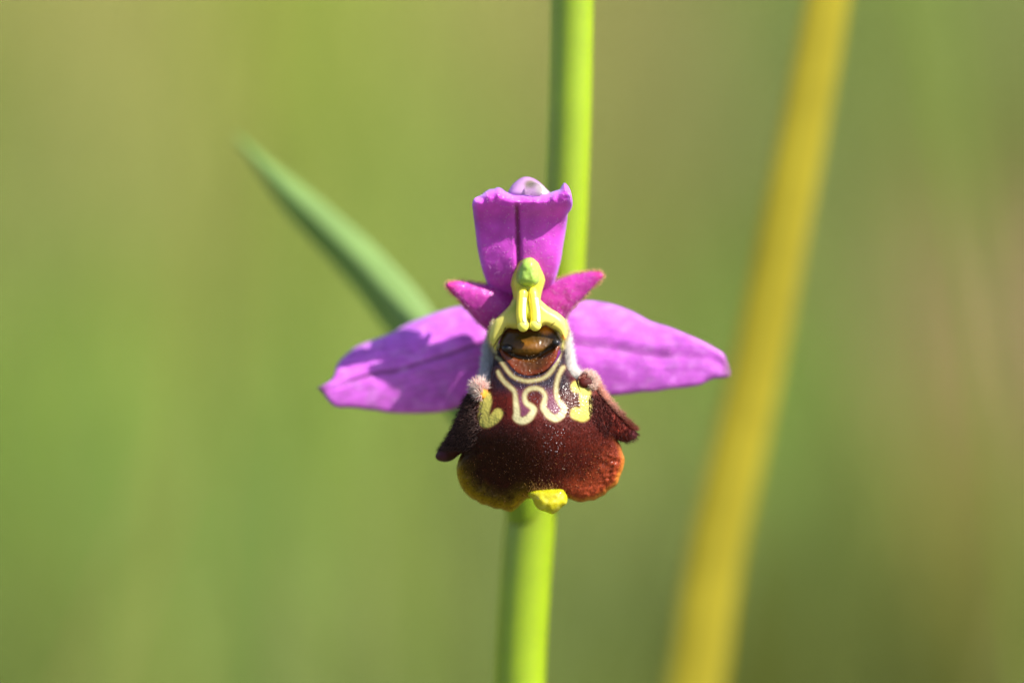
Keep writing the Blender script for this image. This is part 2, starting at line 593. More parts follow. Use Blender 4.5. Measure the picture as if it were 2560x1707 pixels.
bract = link_mesh('bract', bv2 - np.array(BASE), bf, M_leaf, orchid, np.array(bc + bc))
bract['label'] = 'long pale green bract rising to a point'

# ovary joining flower and stem
op = spline([(1312, 830, -4.2), (1300, 930, -6.0), (1298, 1060, -7.4), (1308, 1190, -8.4), (1318, 1310, -9.3), (1319, 1400, -9.9)], 20)
orad = np.interp(np.linspace(0, 1, len(op)), [0, 0.2, 0.5, 0.8, 1], [0.0012, 0.0016, 0.0017, 0.0013, 0.0006])
ov, of_ = tube_mesh([W(*p) for p in op], orad, 20)
ovary = link_mesh('ovary', ov - np.array(BASE), of_, M_stem, orchid, np.tile(lin((122, 148, 22)), (len(ov), 1)))

PUR = lin((222, 110, 228)); PUR_D = lin((112, 44, 104)); PUR_B = lin((184, 128, 236)); TIP = lin((92, 74, 58))


def mixc(a, b, t):
    t = np.asarray(t)[:, None]
    return a * (1 - t) + b * t


# ---- lateral sepals
L_mid = np.array(spline(Z4([(60, 1150), (140, 1170), (330, 1120), (560, 1040), (750, 990), (1000, 955), (1300, 860), (1600, 770), (1900, 660), (2250, 560)]), 4))
L_out = Z4([(66, 1150), (110, 1125), (180, 1085), (245, 1030), (268, 950), (285, 890), (340, 815), (440, 725), (530, 662), (720, 590), (900, 520),
            (1060, 430), (1200, 368), (1400, 292), (1560, 243), (1750, 208), (1950, 240), (2150, 330), (2300, 500), (2350, 750), (2250, 1000),
            (2050, 1200), (1800, 1335), (1600, 1405), (1400, 1438), (1100, 1446), (850, 1432), (740, 1412), (640, 1402), (520, 1384), (430, 1378), (290, 1374), (200, 1312), (125, 1215)])


def signed(x, y, mid):
    ym = np.interp(x, mid[:, 0], mid[:, 1])
    return ym - y


def L_depth(x, y):
    s = signed(x, y, L_mid)
    left = smooth01(x, 1100, 880)
    d = -5.2 + 0.2 * left
    d = d - np.where(s > 0, (np.abs(s) / 82.0) ** 1.5 * (0.9 + 0.6 * left) * (s > 0), (np.abs(s) / 90.0) ** 2 * 0.35)
    d = d - 0.09 * np.exp(-(s / 9.0) ** 2)
    d = d - 0.7 * smooth01(x, 1180, 1300) + 0.06 * noise(x, y, 80, 1)
    return d


def sep_col(mid, tipx, sgn):
    def f(x, y, dist):
        s = signed(x, y, mid)
        c = mixc(PUR, PUR_B, smooth01(s, 20, 100) * 0.35)  # upper half tinted bluer, sky light put into the colour
        c = mixc(c, PUR_D, (0.72 if sgn > 0 else 0.42) * np.exp(-((s - 2) / (6.5 if sgn > 0 else 9.0)) ** 2) * smooth01(sgn * (x - tipx), 0, 120))
        c = mixc(c, PUR_D, 0.22 * smooth01(noise(x * 0.45, (y - 0) * 2.0, 30, 2), 0.15, 0.6))
        vein = np.sin(s * 0.33 + 1.2 * noise(x * 0.3, y, 40, 3)) * np.exp(-(s / 120.0) ** 2)
        c = mixc(c, lin((244, 170, 250)), 0.30 * smooth01(noise(x * 0.7, y, 34, 5), -0.05, 0.55))
        c = mixc(c, lin((180, 74, 190)), 0.30 * smooth01(vein, 0.3, 1.0))
        c = mixc(c, TIP, 0.85 * smooth01(sgn * (x - tipx), 34, 6))
        c = mixc(c, lin((150, 90, 170)), 0.5 * smooth01(dist, 5, 0))
        return c
    return f


sepL, sepL_d = shape('lateral_sepal', L_out, 3.2, L_depth, 9, 0.16, 0.16, sep_col(L_mid, 793, 1), M_sepal, orchid, relax=3)
R_mid = np.array(spline(Z5([(-150, 560), (100, 610), (300, 660), (600, 695), (900, 740), (1200, 782), (1500, 782), (1750, 805), (1950, 890), (2080, 1010)]), 4))
R_out = Z5([(-150, 450), (-50, 330), (100, 230), (220, 175), (330, 152), (480, 150), (700, 190), (900, 262), (1050, 340), (1150, 390), (1350, 450), (1550, 530), (1750, 620),
            (1900, 702), (1985, 760), (2030, 870), (2062, 980), (2030, 1032), (1960, 1040), (1850, 1052), (1720, 1112), (1600, 1140), (1500, 1152), (1350, 1165), (1200, 1192),
            (1050, 1198), (900, 1217), (650, 1242), (400, 1225), (150, 1120), (-50, 950), (-150, 700)])


def R_depth(x, y):
    s = signed(x, y, R_mid)
    d = -4.4 + 0.3 * smooth01(x, 1450, 1800)
    d = d + np.where(s > 0, -(s / 90.0) ** 2 * 0.45, -(s / 90.0) ** 2 * 0.25)
    d = d - 0.12 * np.exp(-((s - 4) / 16.0) ** 2) + 0.06 * noise(x, y, 75, 3)
    return d - 0.5 * smooth01(x, 1440, 1340)


sepR, sepR_d = shape('lateral_sepal', R_out, 3.2, R_depth, 9, 0.16, 0.16, sep_col(R_mid, 1830, -1), M_sepal, orchid, relax=3)

# ---- dorsal sepal with its rolled upper lip
top_pts = ZD([(88, 690), (110, 590), (160, 535), (250, 492), (320, 440), (380, 395), (460, 362), (540, 352), (630, 318), (720, 352), (800, 415), (900, 452), (1000, 470), (1150, 455), (1300, 440), (1420, 465),
              (1550, 462), (1700, 440), (1820, 395), (1920, 362), (1965, 290), (2020, 228), (2090, 280), (2150, 390), (2185, 540), (2196, 680), (2160, 800), (2100, 880)])
D_out = top_pts + Z2([(1556, 620), (1535, 760), (1510, 900), (1490, 1040), (1455, 1180), (1420, 1290), (1380, 1420), (1300, 1560), (1150, 1660), (900, 1660), (760, 1580), (680, 1440),
                      (625, 1310), (580, 1180), (550, 1060), (525, 940), (510, 820), (495, 690), (478, 560), (470, 480)])
tp = spline(top_pts, 3)
tpx, tpy = tp[:, 0], tp[:, 1]
tp_core = spline(top_pts[3:23], 4)
o_ = np.argsort(tpx)
tpx, tpy = tpx[o_], tpy[o_]


def D_depth(x, y):
    cx = 1293 + (y - 540) * 0.03
    d = 0 * x
    for k in (-14, -7, 0, 7, 14):
        d = d + 0.2 * np.interp(y + k, [480, 505, 530, 555, 595, 650, 690, 730, 790], [0.5, 0.3, -0.35, -0.75, -1.05, -1.35, -1.75, -2.7, -4.2])
    q = seg_dist(np.stack([x, y], 1), tp_core)[0]
    roll = np.clip(1 - q / 24.0, 0, 1.1)
    d = d - 1.0 * roll ** 1.8 + 0.16 * noise(x, y, 26, 4) * smooth01(q, 50, 10)
    d = d - 0.26 * np.exp(-((x - cx) / 7.0) ** 2) * smooth01(y, 500, 530)
    u = (x - cx) / 110.0
    d = d - 0.45 * np.clip(np.abs(u), 0, 1.3) ** 2.4 * smooth01(y, 500, 560)
    d = d + 0.06 * noise(x, y, 55, 2)
    return d


def D_col(x, y, dist):
    cx = 1293 + (y - 540) * 0.03
    c = np.tile(lin((214, 78, 208)), (len(x), 1))
    c = mixc(c, lin((112, 34, 60)), 0.8 * np.exp(-((x - cx) / 6.0) ** 2) * smooth01(y, 500, 520) * smooth01(y, 760, 600))
    c = mixc(c, lin((208, 130, 232)), 0.6 * smooth01(y - np.interp(x, tpx, tpy), 24, 4))  # rolled rim coloured paler lilac, as if lit by the sky
    c = mixc(c, PUR_B, 0.5 * smooth01(dist, 16, 0))
    return c


sepD, sepD_d = shape('dorsal_sepal', D_out, 2.2, D_depth, 12, 0.22, 0.15, D_col, M_sepal, orchid, relax=3)

# ---- the two short petals
MAG = lin((200, 62, 172)); MAG_D = lin((138, 20, 104)); MAG_R = lin((206, 44, 124))
P1_out = Z3([(58, 410), (80, 378), (130, 360), (200, 355), (350, 370), (450, 385), (520, 390), (600, 372), (700, 385), (800, 440), (900, 560), (900, 760), (800, 900), (680, 960),
             (560, 930), (500, 885), (400, 795), (300, 680), (200, 565), (120, 490)])
ax1 = np.array(Z3([(60, 420), (400, 520), (820, 720)]))
P2_out = Z3([(1782, 292), (1750, 262), (1700, 250), (1600, 256), (1450, 282), (1300, 330), (1200, 368), (1100, 400), (1000, 520), (980, 700), (1080, 860), (1230, 900), (1330, 830),
             (1380, 745), (1450, 652), (1550, 555), (1650, 450), (1760, 340)])
ax2 = np.array(Z3([(1780, 300), (1500, 420), (1050, 680)]))


def pet_depth(ax, tip):
    def f(x, y):
        dd, p = seg_dist(np.stack([x, y], 1), ax)
        below = y > np.interp(x, np.sort(ax[:, 0]), ax[np.argsort(ax[:, 0]), 1])
        return -2.25 + 0.2 * (1 - p) - (dd / 50.0) ** 2 * np.where(below, 0.45, 0.9) + 0.05 * noise(x, y, 30, 5)
    return f


def pet_col(ax):
    def f(x, y, dist):
        dd, p = seg_dist(np.stack([x, y], 1), ax)
        c = mixc(MAG, MAG_R, smooth01(p, 0.25, 0.0) * 0.7)
        c = mixc(c, MAG_D, smooth01(p, 0.5, 1) * 0.5)
        return mixc(c, lin((214, 110, 160)), 0.35 * smooth01(dist, 5, 0))
    return f


pet1, pet1_d = shape('petal', P1_out, 2.6, pet_depth(ax1, 0), 12, 0.25, 0.2, pet_col(ax1), M_petal, orchid, relax=3)
pet2, pet2_d = shape('petal', P2_out, 2.6, pet_depth(ax2, 0), 12, 0.25, 0.2, pet_col(ax2), M_petal, orchid, relax=3)


def fringe(d, ol_sel, n, lmin, lmax, width, colr, parent, name='fringe', inward=0.0):
    ol = d['ol']
    idx = np.where(ol_sel(ol))[0]
    k = idx[rng.integers(0, len(idx), n)]
    p = ol[k] + rng.normal(size=(n, 2)) * 1.5
    nx = np.roll(ol, -1, 0)[k] - np.roll(ol, 1, 0)[k]
    nrm = np.stack([nx[:, 1], -nx[:, 0]], 1)
    nrm /= np.linalg.norm(nrm, axis=1, keepdims=True) + 1e-9
    q = p + nrm * 5
    flip = inside(q, ol)
    nrm[flip] *= -1
    tree_d = d['V'], d['d']
    # nearest surface depth
    j = np.array([np.argmin((d['V'][:, 0] - a) ** 2 + (d['V'][:, 1] - b) ** 2) for a, b in p])
    dep = d['d'][j]
    a = W(p[:, 0], p[:, 1], dep)
    nrm = nrm + rng.normal(size=nrm.shape) * 0.35
    b = W(p[:, 0] + nrm[:, 0] * 10, p[:, 1] + nrm[:, 1] * 10, dep + 0.25 * rng.normal(size=n) + 0.1)
    L = rng.uniform(lmin, lmax, n) * 2.5e-5
    return hairs(name, a, b - a, L, width * 2.5e-5, colr, M_hair, parent)


# short pale fuzz on the petals
for pet, dat in ((pet1, pet1_d), (pet2, pet2_d)):
    fringe(dat, lambda ol: np.ones(len(ol), bool), 900, 4, 10, 0.55, lin((235, 190, 150)), pet)
    k = rng.integers(0, len(dat['V']), 150)
    hairs('fuzz', dat['pos'][k], dat['nrm'][k] + rng.normal(size=(150, 3)) * 0.4, rng.uniform(3, 6, 150) * 2.5e-5, 0.5 * 2.5e-5,
          lin((240, 170, 215)), M_hair, pet)

# ---- lip
BRN = lin((74, 20, 13)); BRN_SHADE = lin((38, 12, 7)); CREAM = lin((180, 172, 130)); YEL = lin((164, 154, 74))
lineU = spline(ZC([(170, 1060), (260, 1130), (340, 1240), (430, 1370), (550, 1490), (690, 1555), (850, 1590), (1050, 1570), (1230, 1510), (1360, 1400), (1450, 1260), (1520, 1110), (1560, 980), (1590, 860)]), 3)
lineM = spline(ZP([(590, 60), (630, 140), (700, 225), (790, 305), (845, 370), (860, 470), (870, 580), (880, 680), (880, 770), (960, 815), (1050, 780), (1110, 710), (1145, 640), (1090, 580), (1030, 540),
                   (1000, 470), (1005, 400), (1050, 340), (1130, 310), (1220, 320), (1290, 370), (1320, 450), (1300, 530), (1290, 610), (1340, 680), (1400, 740), (1470, 775), (1550, 740), (1600, 670),
                   (1610, 610), (1560, 550), (1510, 470), (1490, 390), (1490, 290), (1510, 180), (1550, 60), (1600, -10)]), 3)
lineL = spline(ZP([(390, 430), (400, 520), (380, 620), (365, 720), (380, 830), (440, 830), (530, 780), (590, 700)]), 3)
lineR = spline(ZP([(1800, 290), (1900, 300), (1930, 360), (1940, 470), (1950, 580), (1950, 660), (1900, 730), (1800, 700)]), 3)
purple_field = np.array(ZP([(640, 60), (800, 300), (900, 420), (890, 600), (900, 760), (1010, 780), (1120, 660), (1040, 540), (990, 440), (1050, 330), (1160, 290), (1290, 370), (1320, 500), (1310, 620), (1440, 740), (1560, 700), (1600, 610), (1520, 470), (1480, 300), (1500, 60), (1400, 120), (1150, 200), (900, 190), (740, 60)]))


def lip_color(x, y, dist=None, body=True):
    P = np.stack([x, y], 1)
    c = np.tile(BRN, (len(x), 1))
    c = mixc(c, BRN_SHADE, smooth01(y, 1040, 1110) * smooth01(x, 1400, 1280) * 0.8)  # left part painted darker, as the side turned from the sun
    c = mixc(c, BRN_SHADE, 0.7 * smooth01(x, 1235, 1190))
    c = mixc(c, lin((72, 22, 14)), smooth01(noise(x, y, 26, 6), 0.1, 0.7) * 0.4)
    if body and dist is not None:
        # warm margins of the lower lobe
        lowr = smooth01(y, 1080, 1190) * smooth01(x, 1370, 1480)
        m = smooth01(dist + 12 * noise(x, y, 22, 3), 96, 0) ** 0.8 * lowr
        c = mixc(c, lin((150, 62, 32)), m * 0.9)
        c = mixc(c, lin((204, 128, 48)), smooth01(dist, 14, 1) * lowr * 0.8)
        lowl = smooth01(y, 1130, 1210) * smooth01(x, 1360, 1300)
        c = mixc(c, lin((124, 98, 4)), smooth01(dist + 9 * noise(x, y, 22, 5), 60, 0) * lowl * 0.82)
        c = mixc(c, lin((156, 122, 12)), smooth01(dist, 24, 2) * lowl * 0.8)
        c = mixc(c, lin((168, 150, 20)), 0.85 * smooth01(np.hypot((x - 1358) / 2.2, y - 1246), 24, 8))
        c = mixc(c, lin((150, 92, 20)), 0.6 * smooth01(np.hypot((x - 1362) / 1.6, y - 1248), 46, 10))
    # dark bluish upper field
    up = smooth01(y, 1000, 930)
    c = mixc(c, lin((26, 25, 36)), smooth01(y, 1000, 960) * 0.92 * smooth01(np.abs(x - 1325), 125, 75))
    inp = inside(P, purple_field)
    c[inp] = mixc(c[inp], lin((104, 56, 78)), 0.85 * smooth01(y[inp], 955, 1005))
    for ln, w_, cc in ((lineU, (3.2, 3.8), CREAM), (lineM, None, CREAM), (lineL, (13.5, 11.5), YEL), (lineR, (13.0, 14.5), YEL)):
        dd, p = seg_dist(P, ln)
        if w_ is None:
            ww = 4.4 + 2.2 * smooth01(y, 985, 1030) + smooth01(y, 1030, 1045) * 1.4
        else:
            ww = w_[0] + (w_[1] - w_[0]) * p
        ww = ww * (1.06 + 0.09 * noise(x, y, 24, 1))
        k = smooth01(dd, ww + 4.0, ww - 3.4) * (0.93 + 0.12 * noise(x, y, 9, 6))
        edge = smooth01(dd, ww + 6.5, ww + 0.5) * 0.4
        cc2 = np.tile(cc, (len(x), 1))
        if ln is lineL or ln is lineR:
            cc2 = mixc(cc2, lin((176, 166, 78)), 0.5 * smooth01(y, 1010, 1050))
        else:
            cc2 = mixc(cc2, lin((134, 126, 88)), smooth01(y, 1030, 950) * 0.9)
        c = mixc(c, lin((120, 84, 40)), edge)
        c = c * (1 - k[:, None]) + cc2 * k[:, None]
    return c


def lip_depth(x, y):
    g = np.exp(-(((x - 1330) / 185.0) ** 2 + ((y - 1075) / 150.0) ** 2))
    return -1.75 + 2.9 * g - 0.35 * smooth01(y, 960, 880)


def lip_relief(x, y, dist):
    r = 0.02 * noise(x, y, 22, 7)
    low_ = smooth01(y, 1120, 1180)
    r = r + 0.18 * smooth01(dist, 60, 6) * low_                      # the skirt flares out at its hem
    r = r + 0.12 * noise(x, y, 30, 2) * smooth01(dist, 46, 8) * low_
    bl = smooth01(x, 1480, 1520) * smooth01(y, 1120, 1150) + smooth01(y, 1200, 1235) * smooth01(x, 1440, 1480)
    return r + np.clip(bl, 0, 1) * 0.10 * noise(x, y, 17, 2)


lip_out = Z1([(650, -40), (635, 60), (615, 160), (600, 260), (575, 350), (545, 430), (520, 540), (505, 640), (470, 740), (410, 840), (345, 920), (305, 1010), (297, 1090), (320, 1190), (365, 1270),
              (430, 1332), (475, 1352), (520, 1385), (570, 1395), (610, 1412), (650, 1428), (700, 1430), (750, 1448), (800, 1454), (850, 1420), (900, 1370), (950, 1335), (1050, 1335), (1200, 1340), (1290, 1330),
              (1320, 1335), (1380, 1358), (1440, 1367), (1500, 1352), (1550, 1350), (1600, 1322), (1650, 1298), (1680, 1262), (1730, 1230), (1765, 1195), (1778, 1150), (1800, 1100), (1815, 1060), (1828, 980), (1808, 910),
              (1795, 860), (1760, 800), (1700, 740), (1640, 640), (1580, 520), (1540, 420), (1480, 330), (1400, 260), (1340, 200), (1300, 120), (1288, 30), (1280, -50), (1250, 10), (1215, 70), (1150, 150), (1070, 200), (980, 215), (880, 200), (810, 150), (750, 80), (710, 10), (680, -50)])
LR = lip_out.index(Z1([(1760, 800)])[0]) + 1
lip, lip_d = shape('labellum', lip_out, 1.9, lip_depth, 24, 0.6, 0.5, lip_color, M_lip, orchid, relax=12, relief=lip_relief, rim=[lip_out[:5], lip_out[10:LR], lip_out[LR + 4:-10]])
lip['label'] = 'velvety brown lip with cream looping markings'

lobeL_out = Z1([(470, 330), (420, 350), (375, 410), (340, 500), (290, 610), (235, 725), (170, 830), (118, 910), (103, 950), (125, 985), (190, 1000), (255, 985), (330, 930), (420, 880), (500, 790), (560, 680), (585, 560), (585, 440), (550, 360)])
lobeR_out = Z1([(1440, 210), (1520, 215), (1570, 260), (1605, 340), (1670, 430), (1750, 520), (1840, 620), (1920, 700), (1943, 745), (1935, 785), (1890, 805), (1840, 820), (1790, 812), (1720, 790), (1640, 750), (1560, 660), (1500, 560), (1460, 450), (1420, 340), (1405, 250)])


def lobe_col(x, y, dist):
    c = lip_color(x, y, None, False)
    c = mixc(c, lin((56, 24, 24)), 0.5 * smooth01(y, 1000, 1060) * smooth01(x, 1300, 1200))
    c = mixc(c, lin((128, 40, 26)), 0.85 * smooth01(y, 1010, 1065) * smooth01(x, 1480, 1540))
    c = mixc(c, lin((70, 32, 50)), 0.8 * smooth01(np.hypot(x - 1100, y - 1142), 24, 8))
    c = mixc(c, lin((110, 60, 70)), 0.8 * smooth01(np.hypot(x - 1586, y - 1085), 20, 6))
    return c


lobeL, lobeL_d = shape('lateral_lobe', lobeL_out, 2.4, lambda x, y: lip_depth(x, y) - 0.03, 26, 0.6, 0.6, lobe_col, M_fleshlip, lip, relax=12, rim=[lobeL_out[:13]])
lobeR, lobeR_d = shape('lateral_lobe', lobeR_out, 2.4, lambda x, y: lip_depth(x, y) - 0.03, 26, 0.6, 0.6, lobe_col, M_fleshlip, lip, relax=12, rim=[lobeR_out[:14]])


def hump_col(base, mark, cx, cy):
    def f(x, y, dist):
        c = np.tile(base, (len(x), 1))
        c = mixc(c, mark, 0.8 * smooth01(np.hypot(x - cx, y - cy), 22, 6))
        return c
    return f


hL_out = Z1([(500, 245), (550, 262), (580, 310), (585, 370), (570, 420), (530, 452), (490, 445), (450, 405), (425, 350), (428, 295), (458, 258)])
hR_out = Z1([(1450, 190), (1510, 185), (1560, 215), (1580, 270), (1560, 325), (1500, 345), (1430, 335), (1395, 290), (1405, 230)])
humpL, humpL_d = shape('hump', hL_out, 1.8, lambda x, y: lip_depth(x, y) + 0.25, 24, 0.75, 0.8, hump_col(lin((150, 84, 74)), lin((206, 150, 40)), 1210, 985), M_fleshlip, lip, relax=12)
humpR, humpR_d = shape('hump', hR_out, 1.8, lambda x, y: lip_depth(x, y) + 0.2, 22, 0.7, 0.8, hump_col(lin((84, 30, 24)), lin((60, 20, 18)), 1470, 955), M_fleshlip, lip, relax=12)

# appendage under the notch
app_out = Z1([(925, 1290), (955, 1255), (1020, 1232), (1110, 1225), (1210, 1228), (1280, 1240), (1300, 1285), (1308, 1330), (1300, 1380), (1265, 1405), (1230, 1440), (1195, 1466), (1160, 1474), (1110, 1455), (1060, 1440), (1022, 1410), (1000, 1370), (985, 1335)])


def app_col(x, y, dist):
    c = np.tile(lin((184, 174, 26)), (len(x), 1))
    c = mixc(c, lin((200, 192, 92)), 0.5 * smooth01(noise(x, y, 20, 1), 0, 0.6))
    c = mixc(c, lin((150, 150, 16)), smooth01(y, 1248, 1225) * 0.6)
    return c


appendage, _a = shape('appendage', app_out, 2.0, lambda x, y: -0.45 + 0.2 * smooth01(y, 1220, 1270), 24, 0.8, 0.6, app_col, M_append, lip, relax=10,
                      relief=lambda x, y, d: 0.07 * noise(x, y, 22, 3))
appendage['label'] = 'small bright yellow appendage'

# brown basal field and stigmatic hollow
field_out = ZC([(430, 440), (600, 430), (800, 440), (1000, 440), (1130, 410), (1250, 375), (1400, 450), (1520, 560), (1580, 720), (1560, 850), (1520, 980), (1500, 1060), (1430, 1200), (1300, 1350),
                (1180, 1430), (1000, 1490), (850, 1510), (700, 1480), (560, 1400), (450, 1270), (350, 1130), (280, 1000), (230, 860), (260, 700), (330, 560)])
ridge = spline(ZC([(330, 830), (420, 930), (560, 1010), (720, 1050), (880, 1070), (1030, 1050), (1150, 980), (1280, 900), (1400, 840), (1490, 760)]), 3)


def ridge_y(x):
    return np.interp(x, ridge[:, 0], ridge[:, 1])


def field_depth(x, y):
    ry = ridge_y(x)
    dn = np.clip((y - ry) / 50.0, 0, 1.3)
    bowl = np.exp(-(((x - 1322) / 48.0) ** 2 + ((y - 868) / 24.0) ** 2))
    up = np.clip((ry - y) / 60.0, 0, 1)
    return -1.25 + 0.5 * bowl - 0.2 * up - 0.2 * np.exp(-((y - ry - 3) / 6.0) ** 2) + 0.6 * dn


def field_col(x, y, dist):
    ry = ridge_y(x)
    c = np.tile(lin((104, 66, 16)), (len(x), 1))
    low_ = smooth01(y - ry, 2, 9)
    c = mixc(c, lin((52, 36, 8)), 0.85 * (1 - low_) * smooth01(np.hypot((x - 1322) / 1.5, (y - 870) * 1.5), 12, 42))
    c = mixc(c, lin((92, 40, 10)), 0.7 * smooth01(y, 838, 822))
    c = mixc(c, lin((196, 112, 12)), 0.8 * smooth01(np.hypot(x - 1366, (y - 824) * 1.3), 24, 6))  # orange patch at upper right painted as sunlit
    c = mixc(c, lin((84, 36, 6)), low_)
    c = mixc(c, lin((66, 40, 8)), low_ * 0.7 * smooth01(np.hypot((x - 1335) / 1.4, y - 905), 34, 8))
    c = mixc(c, lin((112, 42, 7)), low_ * smooth01(dist, 18, 5) * 0.7)
    c = mixc(c, lin((28, 26, 26)), 0.75 * np.exp(-((y - ry - 1) / 4.0) ** 2) + 0.2 * smooth01(np.hypot(x - 1275, y - 880), 26, 6))
    c = mixc(c, lin((36, 32, 40)), 0.8 * smooth01(dist, 5, 1.5) * smooth01(y, 890, 915))
    return c


fieldo, field_d = shape('basal_field', field_out, 1.5, field_depth, 14, 0.25, 0.6, field_col, M_gloss, lip, relax=4, relief=lambda x, y, d: 0.02 * noise(x, y, 12, 4))


def blob(name, px, py, d, rx, ry, rz, colr, mat, parent, seg=18):
    vs_ = []; fs = []
    for j in range(seg // 2 + 1):
        th = math.pi * j / (seg // 2)
        for i in range(seg):
            ph = 2 * math.pi * i / seg
            vs_.append((px + rx * math.sin(th) * math.cos(ph), py - ry * math.cos(th), d + rz * math.sin(th) * math.sin(ph)))
    for j in range(seg // 2):
        for i in range(seg):
            a = j * seg + i; b = j * seg + (i + 1) % seg
            fs.append((a, b, b + seg, a + seg))
    vs_ = np.array(vs_)
    P = W(vs_[:, 0], vs_[:, 1], vs_[:, 2])
    return link_mesh(name, P - np.array(BASE), fs, mat, parent, np.tile(colr, (len(P), 1)))


blob('glossy_knob', 1268, 870, -0.6, 14, 10, 0.4, lin((26, 26, 30)), M_gloss, lip)
blob('glossy_knob', 1390, 857, -0.6, 11, 10, 0.4, lin((30, 30, 34)), M_gloss, lip)

# ---- column: yellow hood, green anther cap, pollen stalks
outer = Z3([(790, 560), (755, 625), (660, 722), (580, 800), (538, 900), (528, 980), (552, 1050), (585, 1100), (610, 1150)])
inner_ = ZC([(215, 1010), (180, 930), (210, 800), (260, 680), (330, 560), (430, 440), (560, 450), (700, 455), (900, 440), (1080, 440), (1180, 400), (1260, 385), (1400, 460), (1530, 570), (1600, 720), (1580, 880), (1640, 890)])
outer2 = Z3([(1352, 1030), (1378, 980), (1392, 900), (1365, 790), (1290, 712), (1180, 645), (1095, 570), (1050, 520), (850, 520)])
hood_out = outer + inner_ + outer2
cr1 = np.array(ZC([(385, 430), (330, 550), (235, 660), (150, 790), (120, 850)])); cr2 = np.array(ZC([(1260, 375), (1340, 440), (1450, 470), (1540, 530)])); cr3 = np.array(ZC([(1380, 370), (1455, 310)]))
cr4 = np.array(ZC([(1630, 600), (1670, 680)]))


def hood_col(x, y, dist):
    c = np.tile(lin((204, 192, 92)), (len(x), 1))
    c = mixc(c, lin((150, 164, 40)), smooth01(y, 800, 765) * 0.7)
    c = mixc(c, lin((226, 218, 120)), smooth01(dist, 12, 2) * 0.5)
    P = np.stack([x, y], 1)
    for ln, w_, cc in ((cr1, 1.6, (70, 44, 12)), (cr2, 1.1, (90, 60, 16)), (cr3, 0.9, (90, 60, 16)), (cr4, 2.6, (190, 100, 24))):
        dd, p = seg_dist(P, ln)
        c = mixc(c, lin(cc), smooth01(dd, w_ + 1.0, w_ * 0.5) * 0.9)
    return c


def hood_depth(x, y):
    return -1.35 + 0.55 * np.exp(-(((x - 1320) / 80.0) ** 2 + ((y - 815) / 60.0) ** 2))


column, hood_d = shape('column', hood_out, 1.7, hood_depth, 16, 0.5, 0.6, hood_col, M_column, orchid, relax=8)
column['label'] = 'yellow column with green cap'
neck_out = Z3([(965, 96), (905, 108), (860, 145), (832, 200), (805, 265), (782, 330), (772, 400), (782, 450), (795, 510), (800, 570), (798, 640), (830, 760), (900, 830), (1000, 830), (1085, 760), (1100, 640), (1092, 570),
               (1102, 500), (1122, 430), (1140, 360), (1132, 310), (1105, 240), (1085, 180), (1050, 125), (1010, 100)])


def neck_col(x, y, dist):
    c = np.tile(lin((206, 196, 64)), (len(x), 1))
    c = mixc(c, lin((186, 188, 66)), smooth01(y, 712, 690))
    c = mixc(c, lin((140, 160, 30)), 0.7 * np.exp(-((x - 1318) / 6.0) ** 2) * smooth01(y, 705, 725))
    c = mixc(c, lin((206, 200, 84)), 0.5 * smooth01(dist, 8, 1))
    return c


neck, neck_d = shape('column_neck', neck_out, 1.7, lambda x, y: -1.5 + 0.5 * smooth01(y, 720, 790), 38, 1.0, 0.8, neck_col, M_column, column, relax=16)
cap_out = Z3([(970, 104), (915, 120), (870, 165), (845, 235), (832, 300), (835, 360), (860, 398), (910, 420), (980, 428), (1040, 412), (1078, 370), (1088, 310), (1080, 240), (1060, 170), (1020, 118)])
cap, cap_d = shape('anther_cap', cap_out, 1.5, lambda x, y: -0.7 + 0 * x, 24, 0.85, 0.3, lambda x, y, d: mixc(np.tile(lin((146, 176, 74)), (len(x), 1)), lin((168, 190, 94)), smooth01(noise(x, y, 12, 2), 0, .5) * .6), M_column, column,
                   relax=8, relief=lambda x, y, d: 0.04 * noise(x, y, 17, 5))
for pts, bulb in (([(905, 440), (893, 560), (885, 680), (890, 780), (905, 850)], (905, 848)), ([(1005, 440), (1022, 560), (1040, 680), (1045, 780), (1035, 845)], (1038, 840))):
    q = np.array(Z3(pts))
    pth = spline([(a, b, c) for (a, b), c in zip(q.tolist(), (-0.55, -0.35, -0.15, 0.05, 0.1))], 3)
    rr = np.interp(np.linspace(0, 1, len(pth)), [0, 0.15, 0.6, 1], [0.00020, 0.00033, 0.00034, 0.00032])
    tv, tf = tube_mesh([W(*p) for p in pth], rr, 14)
    pol = link_mesh('pollen_stalk', tv - np.array(BASE), tf, M_column, column, np.tile(lin((232, 216, 70)), (len(tv), 1)))
    bx_, by_ = Z3([bulb])[0]
    blob('bursicle', bx_, by_, 0.12, 15, 15, 0.38, lin((232, 224, 100)), M_column, column)
    # pale inner strip of the stalk
    pth2 = pth.copy(); pth2[:, 2] += 0.25; pth2[:, 0] += 5.5
    tv, tf = tube_mesh([W(*p) for p in pth2[8:-3]], rr[8:-3] * 0.42, 10)
    link_mesh('pollen_strand', tv - np.array(BASE), tf, M_column, column, np.tile(lin((246, 240, 190)), (len(tv), 1)))

# ------------------------------------------------------------------ hairs of the lip
PX = 2.5e-5


def sample(dat, sel, n):
    idx = np.where(sel(dat['V'][:, 0], dat['V'][:, 1], dat['dist']))[0]
    return idx[rng.integers(0, len(idx), n)]


def bias(dat, k, px_dir, toward, nrm_w, jitter):
    """direction from the surface normal, a drift in the flower's plane and scatter"""
    n = len(k)
    v = dat['nrm'][k] * nrm_w
    v = v + np.array((1, 0, 0)) * px_dir[0] - np.array(UP) * px_dir[1] - np.array(FWD) * toward
    return v + rng.normal(size=(n, 3)) * jitter


